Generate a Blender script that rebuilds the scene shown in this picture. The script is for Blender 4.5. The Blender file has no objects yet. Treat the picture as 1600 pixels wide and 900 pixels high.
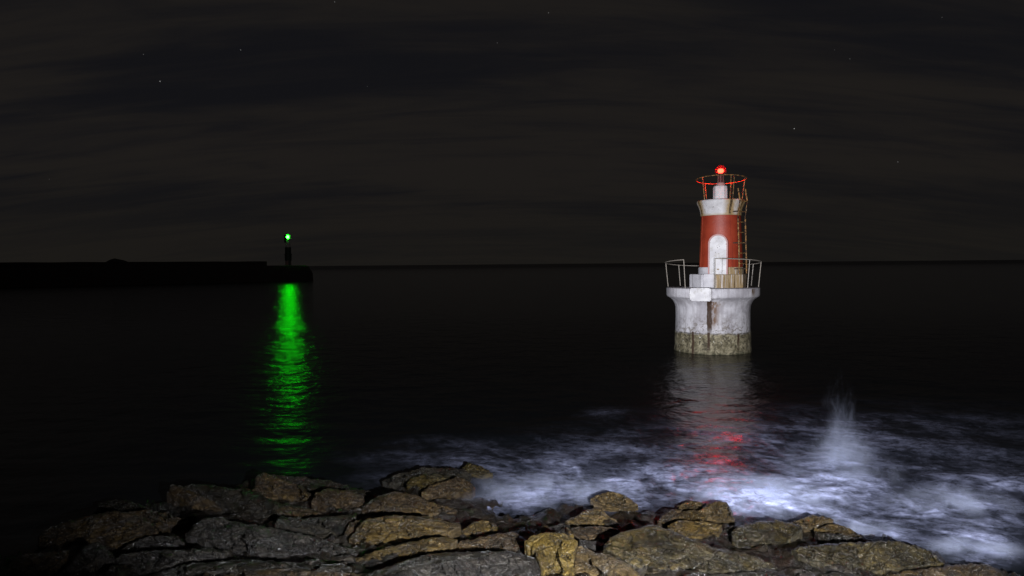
import bpy, bmesh, math, random
from mathutils import Vector, Matrix, noise as mnoise
from mathutils.geometry import delaunay_2d_cdt

R = math.radians
PI = math.pi
sc = bpy.context.scene
COL = sc.collection

# ------------------------------------------------------------------ camera
CAM = Vector((0, 0, 4.75))
F = 1067.0                       # focal length in photo pixels (1600 wide)
ROT = (Matrix.Rotation(R(88.0), 3, 'X') @ Matrix.Rotation(R(-0.5), 3, 'Z'))
cd = bpy.data.cameras.new('camera'); cam = bpy.data.objects.new('camera', cd); COL.objects.link(cam)
cd.sensor_width = 36; cd.lens = 36 * F / 1600; cd.clip_start = 0.1; cd.clip_end = 90000
cam.matrix_world = Matrix.Translation(CAM) @ ROT.to_4x4()
sc.camera = cam


def ray(px, py):
    return ROT @ Vector(((px - 800) / F, -(py - 450) / F, -1.0))


def at_z(px, py, z):
    d = ray(px, py)
    return CAM + d * ((z - CAM.z) / d.z)


def at_t(px, py, t):
    return CAM + ray(px, py) * t


def lerp_tab(tab, x):
    if x <= tab[0][0]: return tab[0][1]
    for (a, b), (c, d) in zip(tab, tab[1:]):
        if x <= c: return b + (d - b) * (x - a) / (c - a)
    return tab[-1][1]


def sstep(a, b, x):
    t = max(0., min(1., (x - a) / (b - a)))
    return t * t * (3 - 2 * t)


# ------------------------------------------------------------------ node helper
class NT:
    def __init__(s, tree):
        s.t = tree; s.n = tree.nodes; s.l = tree.links

    def node(s, typ, **kw):
        n = s.n.new(typ)
        for k, v in kw.items(): setattr(n, k, v)
        return n

    def put(s, sock, v):
        if isinstance(v, bpy.types.NodeSocket): s.l.new(v, sock)
        elif v is not None:
            if sock.type in ('RGBA',) and len(v) == 3: v = (*v, 1)
            sock.default_value = v

    def m(s, op, a, b=None, c=None, clamp=False):
        n = s.node('ShaderNodeMath', operation=op, use_clamp=clamp)
        s.put(n.inputs[0], a)
        if b is not None: s.put(n.inputs[1], b)
        if c is not None: s.put(n.inputs[2], c)
        return n.outputs[0]

    def vm(s, op, a, b=None):
        n = s.node('ShaderNodeVectorMath', operation=op)
        s.put(n.inputs[0], a)
        if b is not None: s.put(n.inputs[1], b)
        return n.outputs['Value'] if op in ('DOT_PRODUCT', 'LENGTH') else n.outputs[0]

    def mr(s, x, a, b, c=0., d=1., smooth=True):
        n = s.node('ShaderNodeMapRange', interpolation_type='SMOOTHSTEP' if smooth else 'LINEAR')
        s.put(n.inputs['Value'], x)
        for k, v in (('From Min', a), ('From Max', b), ('To Min', c), ('To Max', d)): s.put(n.inputs[k], v)
        return n.outputs[0]

    def mix(s, f, a, b):
        n = s.node('ShaderNodeMix', data_type='RGBA')
        s.put(n.inputs[0], f); s.put(n.inputs[6], a); s.put(n.inputs[7], b)
        return n.outputs[2]

    def noise(s, vec, scale, detail=4, rough=.55, dist=0., kind='FBM', col=False):
        n = s.node('ShaderNodeTexNoise', noise_type=kind)
        s.put(n.inputs['Vector'], vec); n.inputs['Scale'].default_value = scale
        n.inputs['Detail'].default_value = detail; n.inputs['Roughness'].default_value = rough
        n.inputs['Distortion'].default_value = dist
        return n.outputs[1 if col else 0]

    def voro(s, vec, scale, feature='F1', out='Distance'):
        n = s.node('ShaderNodeTexVoronoi', feature=feature)
        s.put(n.inputs['Vector'], vec); n.inputs['Scale'].default_value = scale
        return n.outputs[out]

    def scale(s, vec, v):
        n = s.node('ShaderNodeMapping'); s.put(n.inputs[0], vec); n.inputs['Scale'].default_value = v
        return n.outputs[0]

    def xyz(s, v):
        n = s.node('ShaderNodeSeparateXYZ'); s.put(n.inputs[0], v); return n.outputs

    def comb(s, x, y, z):
        n = s.node('ShaderNodeCombineXYZ')
        for i, v in enumerate((x, y, z)): s.put(n.inputs[i], v)
        return n.outputs[0]

    def bump(s, h, dist, strength=1., normal=None):
        n = s.node('ShaderNodeBump'); s.put(n.inputs['Height'], h)
        n.inputs['Distance'].default_value = dist; n.inputs['Strength'].default_value = strength
        if normal is not None: s.put(n.inputs['Normal'], normal)
        return n.outputs[0]


def material(name):
    m = bpy.data.materials.new(name); m.use_nodes = True
    nt = NT(m.node_tree)
    b = m.node_tree.nodes['Principled BSDF']
    nt.tc = nt.node('ShaderNodeTexCoord')
    nt.obj = nt.tc.outputs['Object']
    return m, nt, b


def plain(name, col, rough=.6, metal=0., var=.25, scale=3., bump=0.004):
    m, n, b = material(name)
    f = n.noise(n.obj, scale, 6, .65)
    dark = [c * (1 - var) for c in col]; lite = [min(1, c * (1 + var)) for c in col]
    n.put(b.inputs['Base Color'], n.mix(f, dark, lite))
    b.inputs['Roughness'].default_value = rough; b.inputs['Metallic'].default_value = metal
    n.put(b.inputs['Normal'], n.bump(n.noise(n.obj, scale * 6, 4), bump))
    return m


# ------------------------------------------------------------------ object helpers
def link(name, bm, mat, parent=None, smooth=True):
    me = bpy.data.meshes.new(name); bm.to_mesh(me); bm.free()
    if smooth:
        for p in me.polygons: p.use_smooth = True
        try: me.set_sharp_from_angle(angle=R(38))
        except Exception: pass
    me.materials.append(mat)
    o = bpy.data.objects.new(name, me); COL.objects.link(o)
    if parent: o.parent = parent
    return o


def tag(o, label=None, cat=None, group=None, kind=None):
    if label: o['label'] = label
    if cat: o['category'] = cat
    if group: o['group'] = group
    if kind: o['kind'] = kind
    return o


def empty(name, loc, rz=0):
    o = bpy.data.objects.new(name, None); COL.objects.link(o)
    o.location = loc; o.rotation_euler.z = rz; o.empty_display_size = .3
    return o


def lathe(prof, segs=64, cx=0., cy=0., bm=None, cap=True, a0=0., jit=None):
    bm = bm or bmesh.new()
    rings = []
    for r, z in prof:
        ring = []
        for i in range(segs):
            a = a0 + 2 * PI * i / segs
            rr = r + (jit(a, z) if jit else 0)
            ring.append(bm.verts.new((cx + rr * math.cos(a), cy + rr * math.sin(a), z)))
        rings.append(ring)
    for r0, r1 in zip(rings, rings[1:]):
        for i in range(segs):
            j = (i + 1) % segs
            bm.faces.new((r0[i], r0[j], r1[j], r1[i]))
    if cap:
        bm.faces.new(rings[0][::-1]); bm.faces.new(rings[-1])
    return bm


def tube(pts, r, bm=None, segs=8, closed=False):
    bm = bm or bmesh.new()
    pts = [Vector(p) for p in pts]; n = len(pts); rings = []
    for i, p in enumerate(pts):
        if closed: d = pts[(i + 1) % n] - pts[i - 1]
        else: d = pts[min(i + 1, n - 1)] - pts[max(i - 1, 0)]
        d.normalize()
        u = d.cross(Vector((0, 0, 1)))
        if u.length < .05: u = d.cross(Vector((1, 0, 0)))
        u.normalize(); v = d.cross(u)
        rings.append([bm.verts.new(p + (u * math.cos(2 * PI * k / segs) + v * math.sin(2 * PI * k / segs)) * r) for k in range(segs)])
    for i in range(n if closed else n - 1):
        a, b = rings[i], rings[(i + 1) % n]
        for k in range(segs):
            bm.faces.new((a[k], a[(k + 1) % segs], b[(k + 1) % segs], b[k]))
    if not closed:
        bm.faces.new(rings[0][::-1]); bm.faces.new(rings[-1])
    return bm


def box(x0, x1, y0, y1, z0, z1, bm=None, bevel=0.):
    bm = bm or bmesh.new()
    t = bmesh.new()
    bmesh.ops.create_cube(t, size=1)
    for v in t.verts:
        v.co = Vector(((x0 + x1) / 2 + v.co.x * (x1 - x0), (y0 + y1) / 2 + v.co.y * (y1 - y0), (z0 + z1) / 2 + v.co.z * (z1 - z0)))
    if bevel: bmesh.ops.bevel(t, geom=t.edges[:], offset=bevel, segments=2, affect='EDGES')
    me = bpy.data.meshes.new('t'); t.to_mesh(me); t.free(); bm.from_mesh(me); bpy.data.meshes.remove(me)
    return bm


# ------------------------------------------------------------------ world: night sky with thin cloud
w = bpy.data.worlds.new('World'); sc.world = w; w.use_nodes = True
n = NT(w.node_tree)
bg = w.node_tree.nodes['Background']
d = n.node('ShaderNodeTexCoord').outputs['Generated']
X, Y, Z = n.xyz(d)
zz = n.m('ADD', n.m('MAXIMUM', Z, 0.), .22)
lay = n.comb(n.m('ADD', n.m('DIVIDE', X, zz), .43), n.m('ADD', n.m('MULTIPLY', n.m('DIVIDE', Y, zz), 1.15), .45), 0.0)
warp = n.vm('ADD', n.scale(lay, (1, 1, 1)), n.vm('SCALE', n.noise(lay, .8, 3, col=True), None))
w.node_tree.nodes[-1]
c1 = n.noise(n.scale(lay, (.55, 2.1, 1)), 1.0, 5, .55, .6)
c2 = n.noise(n.scale(lay, (.35, 1.2, 1)), .7, 3, .5, .3)
c3 = n.noise(n.scale(lay, (1.1, 6.0, 1)), 1.3, 6, .6, .9)
cl = n.mr(n.m('ADD', n.m('ADD', n.m('MULTIPLY', c1, .42), n.m('MULTIPLY', c2, .34)), n.m('MULTIPLY', c3, .24)), .40, .57)
skyc = n.mix(cl, (.0062, .0062, .0076), (.0126, .0110, .0100))
hz = n.mr(Z, 0.0, .16)
skyc = n.mix(n.m('MULTIPLY', n.m('SUBTRACT', 1., hz), .6), skyc, (.0098, .0088, .0072))
sky = n.node('ShaderNodeTexSky', sky_type='NISHITA', sun_disc=False, sun_elevation=R(-4), sun_rotation=R(200))
add = n.node('ShaderNodeMix', data_type='RGBA', blend_type='ADD')
add.inputs[0].default_value = .0008
n.put(add.inputs[6], skyc); n.put(add.inputs[7], sky.outputs[0])
skyc = add.outputs[2]
below = n.m('LESS_THAN', Z, -.002)
skyc = n.mix(below, skyc, (.001, .001, .001))
STARS = [(224, 85, .10), (376, 78, .14), (250, 127, .34), (1241, 201, .42), (1403, 253, .13), (1328, 92, .07),
         (777, 67, .07), (857, 20, .12), (523, 3, .12), (1472, 27, .13), (574, 135, .05), (1304, 78, .05), (77, 280, .03)]
acc = None
for px, py, s_ in STARS:
    v = ray(px, py).normalized()
    dt = n.vm('DOT_PRODUCT', d, tuple(v))
    g = n.m('MULTIPLY', n.m('GREATER_THAN', dt, math.cos(R(.034))), s_ * .8)
    acc = g if acc is None else n.m('ADD', acc, g)
sm = n.node('ShaderNodeMix', data_type='RGBA', blend_type='ADD'); sm.inputs[0].default_value = 1
n.put(sm.inputs[6], skyc); n.put(sm.inputs[7], n.comb(acc, acc, acc))
n.put(bg.inputs[0], sm.outputs[2]); bg.inputs[1].default_value = 1.0

# ------------------------------------------------------------------ materials
RUSTC = (.16, .055, .015)


def rock_mat(name, c_lo, c_hi, lichen, lich_col, wet=.45):
    m, n, b = material(name)
    rnd = n.node('ShaderNodeObjectInfo').outputs['Random']
    p = n.vm('ADD', n.obj, n.comb(n.m('MULTIPLY', rnd, 37.), n.m('MULTIPLY', rnd, 91.), n.m('MULTIPLY', rnd, 13.)))
    ang = n.node('ShaderNodeMapping'); n.put(ang.inputs[0], p)
    ang.inputs['Rotation'].default_value = (R(25), R(38), R(20)); ang.inputs['Scale'].default_value = (1, 1, 4.5)
    st = ang.outputs[0]
    wp = n.node('ShaderNodeNewGeometry').outputs['Position']
    big = n.noise(p, 1.6, 5, .6, .4)
    strata = n.noise(st, 2.6, 8, .70, .9)
    chip = n.noise(st, 5.5, 6, .72, .5, 'RIDGED_MULTIFRACTAL')
    grain = n.noise(p, 34, 4, .7)
    col = n.mix(n.mr(n.m('ADD', n.m('MULTIPLY', big, .35), n.m('MULTIPLY', strata, .65)), .40, .60), c_lo, c_hi)
    stain = n.noise(wp, .9, 6, .68, .5)                    # lichen and stain run on from rock to rock
    lm = n.mr(n.m('ADD', n.m('MULTIPLY', stain, .6), n.m('ADD', n.m('MULTIPLY', strata, .2), n.m('MULTIPLY', grain, .2))), .60 - lichen * .3, .67 - lichen * .3)
    spk = n.mr(n.voro(p, 26), .05, .45)
    col = n.mix(n.m('MULTIPLY', lm, n.mr(spk, 0, 1, 1., .40)), col, lich_col)
    col = n.mix(n.m('MULTIPLY', n.mr(grain, .60, .74), .4), col, (.36, .31, .19))
    col = n.mix(n.mr(grain, .36, .46, .8, 0.), col, (.008, .006, .004))
    cv = n.noise(st, 1.5, 6, .62, 1.2)
    ck = n.m('MULTIPLY', n.mr(cv, .470, .497, 0, 1), n.mr(cv, .503, .530, 1, 0))
    col = n.mix(n.m('MULTIPLY', ck, .95), col, (.003, .0025, .002))
    dk = n.mr(chip, .55, 1.0, .75, 0)
    col = n.mix(dk, col, c_lo)
    n.put(b.inputs['Base Color'], col)
    n.put(b.inputs['Roughness'], n.mr(big, .35, .65, wet - .12, .6))
    b.inputs['Specular IOR Level'].default_value = .16
    b.inputs['Coat Weight'].default_value = .42; b.inputs['Coat Roughness'].default_value = .16
    h = n.m('ADD', n.m('MULTIPLY', strata, 1.25), n.m('ADD', n.m('MULTIPLY', grain, .07), n.m('MULTIPLY', spk, .06)))
    h = n.m('ADD', n.m('SUBTRACT', h, n.m('MULTIPLY', ck, .8)), n.m('MULTIPLY', chip, .36))
    nb = n.bump(h, .14, 1.)
    n.put(b.inputs['Normal'], nb); n.put(b.inputs['Coat Normal'], nb)
    return m


M = {}
M['g'] = rock_mat('grey_rock', (.010, .009, .008), (.085, .073, .056), .15, (.15, .105, .028))
M['o'] = rock_mat('ochre_rock', (.020, .013, .004), (.150, .092, .020), .50, (.25, .16, .026), .5)
M['y'] = rock_mat('yellow_rock', (.040, .027, .006), (.200, .128, .026), .62, (.38, .26, .050), .55)
M['b'] = rock_mat('brown_rock', (.014, .009, .004), (.120, .074, .026), .30, (.20, .128, .022))
M['v'] = rock_mat('olive_rock', (.011, .009, .004), (.104, .078, .028), .34, (.24, .160, .024), .3)
M['t'] = rock_mat('tan_rock', (.040, .027, .010), (.190, .124, .046), .28, (.28, .19, .042), .6)
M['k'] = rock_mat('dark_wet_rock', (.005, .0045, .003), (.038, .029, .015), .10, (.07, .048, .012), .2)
M['s'] = rock_mat('shore_bedrock', (.004, .0033, .0025), (.045, .031, .014), .15, (.09, .06, .012), .3)

# ------------------------------------------------------------------ rocks on the shore
SH = [(-400, 900), (-200, 885), (0, 870), (60, 850), (150, 800), (270, 765), (400, 742), (480, 748), (550, 752), (640, 745), (700, 760),
      (800, 790), (900, 788), (1000, 790), (1100, 790), (1200, 812), (1300, 812), (1400, 835), (1500, 865), (1600, 895), (1800, 940), (2200, 990)]
KS = .0080


def shore_z(px, py):
    return .12 + KS * max(0., py - lerp_tab(SH, px))


def shore_t(px, py, off=0.):
    d = ray(px, py)
    return (shore_z(px, py) + off - CAM.z) / d.z


def seg_dist(p, a, b):
    ab = b - a; t = max(0, min(1, (p - a).dot(ab) / max(ab.length_squared, 1e-9)))
    return (p - a - ab * t).length


def inside(p, poly):
    c = False; j = len(poly) - 1
    for i in range(len(poly)):
        a, b = poly[i], poly[j]
        if (a.y > p.y) != (b.y > p.y) and p.x < (b.x - a.x) * (p.y - a.y) / (b.y - a.y) + a.x: c = not c
        j = i
    return c


def make_rock(pts, mat, label, seed, strata=20., rough=1.0, step=1.9, fat=1.0):
    rng = random.Random(seed)
    P0 = [Vector(p) for p in pts]
    # resample and roughen the outline
    poly = []
    for i, a in enumerate(P0):
        b = P0[(i + 1) % len(P0)]
        k = max(1, int((b - a).length / 2.6))
        nrm = Vector((-(b - a).y, (b - a).x)); nrm.normalize()
        for q in range(k):
            p = a.lerp(b, q / k)
            j = mnoise.noise(Vector((p.x * .11, p.y * .11, seed))) * 2.6 + mnoise.noise(Vector((p.x * .35, p.y * .35, seed))) * 1.7
            poly.append(p + nrm * j)
    cen = sum(P0, Vector((0, 0))) / len(P0)
    poly = [p + (p - cen).normalized() * 1.6 for p in poly]
    if sum(poly[i - 1].cross(poly[i]) for i in range(len(poly))) < 0: poly.reverse()
    x0 = min(p.x for p in poly); x1 = max(p.x for p in poly); y0 = min(p.y for p in poly); y1 = max(p.y for p in poly)
    grid = []
    y = y0 + step * .6; r = 0
    while y < y1:
        x = x0 + step * (.5 if r % 2 else 1.)
        while x < x1:
            p = Vector((x + rng.uniform(-.35, .35) * step, y + rng.uniform(-.35, .35) * step))
            if inside(p, poly):
                dd = min(seg_dist(p, poly[i - 1], poly[i]) for i in range(len(poly)))
                if dd > step * .55: grid.append((p, dd))
            x += step
        y += step * .87; r += 1
    nb = len(poly)
    vs = poly + [g[0] for g in grid]
    dist = [0.] * nb + [g[1] for g in grid]
    edges = [(i, (i + 1) % nb) for i in range(nb)]
    ov, oe, of, iv, ie, iff = delaunay_2d_cdt(vs, edges, [], 1, 1e-4)
    cx = (x0 + x1) / 2; cy = (y0 + y1) / 2
    tc = shore_t(cx, min(cy, 940)); mpp = tc / F           # metres per photo pixel at this rock
    W = (x1 - x0) * mpp; H = (y1 - y0) * mpp; S = min(W, H * 1.6)
    planes = []
    for k in range(7):
        a = 2 * PI * (k + rng.uniform(-.4, .4)) / 7
        planes.append((math.cos(a) / max(W, .01), math.sin(a) / max(H, .01), rng.uniform(.05, .36), rng.uniform(.8, 2.2)))
    B = .30 * S * fat
    ew = max(3., .10 * (y1 - y0))
    ca, sa = math.cos(R(strata)), math.sin(R(strata))
    bm = bmesh.new(); bv = []
    dmap = {}
    for i, v in enumerate(ov):
        src = iv[i][0] if iv[i] else 0
        dd = dist[src] if src < len(dist) else 0.
        ux = (v.x - cx) * mpp; uy = (cy - v.y) * mpp
        b = min([1.] + [s * (.5 + r_ - (a * ux + c * uy)) for a, c, r_, s in planes])
        e = min(1., dd / ew); prof = math.sqrt(max(0., 1 - (1 - e) ** 2))
        q = Vector((ux * ca - uy * sa, (ux * sa + uy * ca) * 4.2, seed * 1.7))
        q2 = Vector((ux, uy, seed * 3.1))
        rr = mnoise.ridged_multi_fractal(q * 1.5, 1.0, 2.1, 4, 1.0, 2.0, noise_basis='PERLIN_ORIGINAL')
        st = mnoise.fractal(q * 2.3, .8, 2.1, 4)
        lump = mnoise.fractal(q2 * 4.2, .9, 2.0, 4)
        vd = mnoise.voronoi(q2 * 3.4 + Vector((st * .25, st * .2, 0)))[0]
        groove = 1 - sstep(0., .07, vd[1] - vd[0])
        la = q.y * .75 + .55 * st + .25 * lump; saw = la - math.floor(la); saw = min(saw / .88, (1 - saw) / .12)
        micro = mnoise.fractal(q * 7.0 + q2 * 3, .8, 2.0, 3)
        vq = Vector((q.x * .85, q.y * .62, q.z)) + Vector((st * .3, lump * .3, 0))
        _, vp = mnoise.voronoi(vq)
        c0 = vp[0]; hx = mnoise.cell(c0 * 37.1 + Vector((.3, .7, .1))); hy = mnoise.cell(c0 * 23.7 + Vector((9, 4, 2))); ho = mnoise.cell(c0 * 51.3 + Vector((2, 8, 5)))
        slab = .17 * (hx - .5) * (vq.x - c0.x) + .16 * (hy - .1) * (vq.y - c0.y) + .085 * (ho - .5)
        relief = slab * (.7 if mat == 'g' else 1.) * min(1., S * 1.6 + .25) + (.060 * (rr - .9) + .050 * st - .085 * groove + .045 * lump + .022 * micro + .085 * (saw - .5)) * rough * min(1., S * 1.6 + .25)
        tb = shore_t(v.x, min(y1, 905))
        t = tb + .42 * (shore_t(v.x, v.y) - tb) + B * (.62 * (1 - b) + .38 * (1 - prof)) - relief * (.3 + .7 * e)
        bv.append(bm.verts.new(at_t(v.x, v.y, t)))
    for f in of:
        try: bm.faces.new([bv[k] for k in f])
        except ValueError: pass
    # sides go down and back behind the outline, then close underneath
    order = [None] * nb
    for i, orig in enumerate(iv):
        for o_ in orig:
            if o_ < nb: order[o_] = bv[i]
    ring = [o_ for o_ in order if o_ is not None]
    lows = []
    for k in (1, 2):
        low = []
        for v_ in ring:
            dr = (v_.co - CAM); dr.z = 0; dr.normalize()
            low.append(bm.verts.new(v_.co + dr * (.10 * k) + Vector((0, 0, -.28 * k * (1 if k == 1 else 1.25)))))
        lows.append(low)
    seq = [ring] + lows
    for a, b in zip(seq, seq[1:]):
        for i in range(len(a)):
            j = (i + 1) % len(a)
            if a[i] is a[j]: continue
            try: bm.faces.new((a[i], b[i], b[j], a[j]))
            except ValueError: pass
    try: bm.faces.new(lows[-1])
    except ValueError: pass
    bmesh.ops.recalc_face_normals(bm, faces=bm.faces)
    c = sum((v.co for v in bm.verts), Vector()) / len(bm.verts)
    c.z = min(v.co.z for v in bm.verts)
    for v in bm.verts: v.co -= c
    o = link('rock', bm, M[mat])
    for p in o.data.polygons: p.use_smooth = True
    o.location = c
    tag(o, label, 'rock', 'wet rocks along the shore')
    return o


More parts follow.
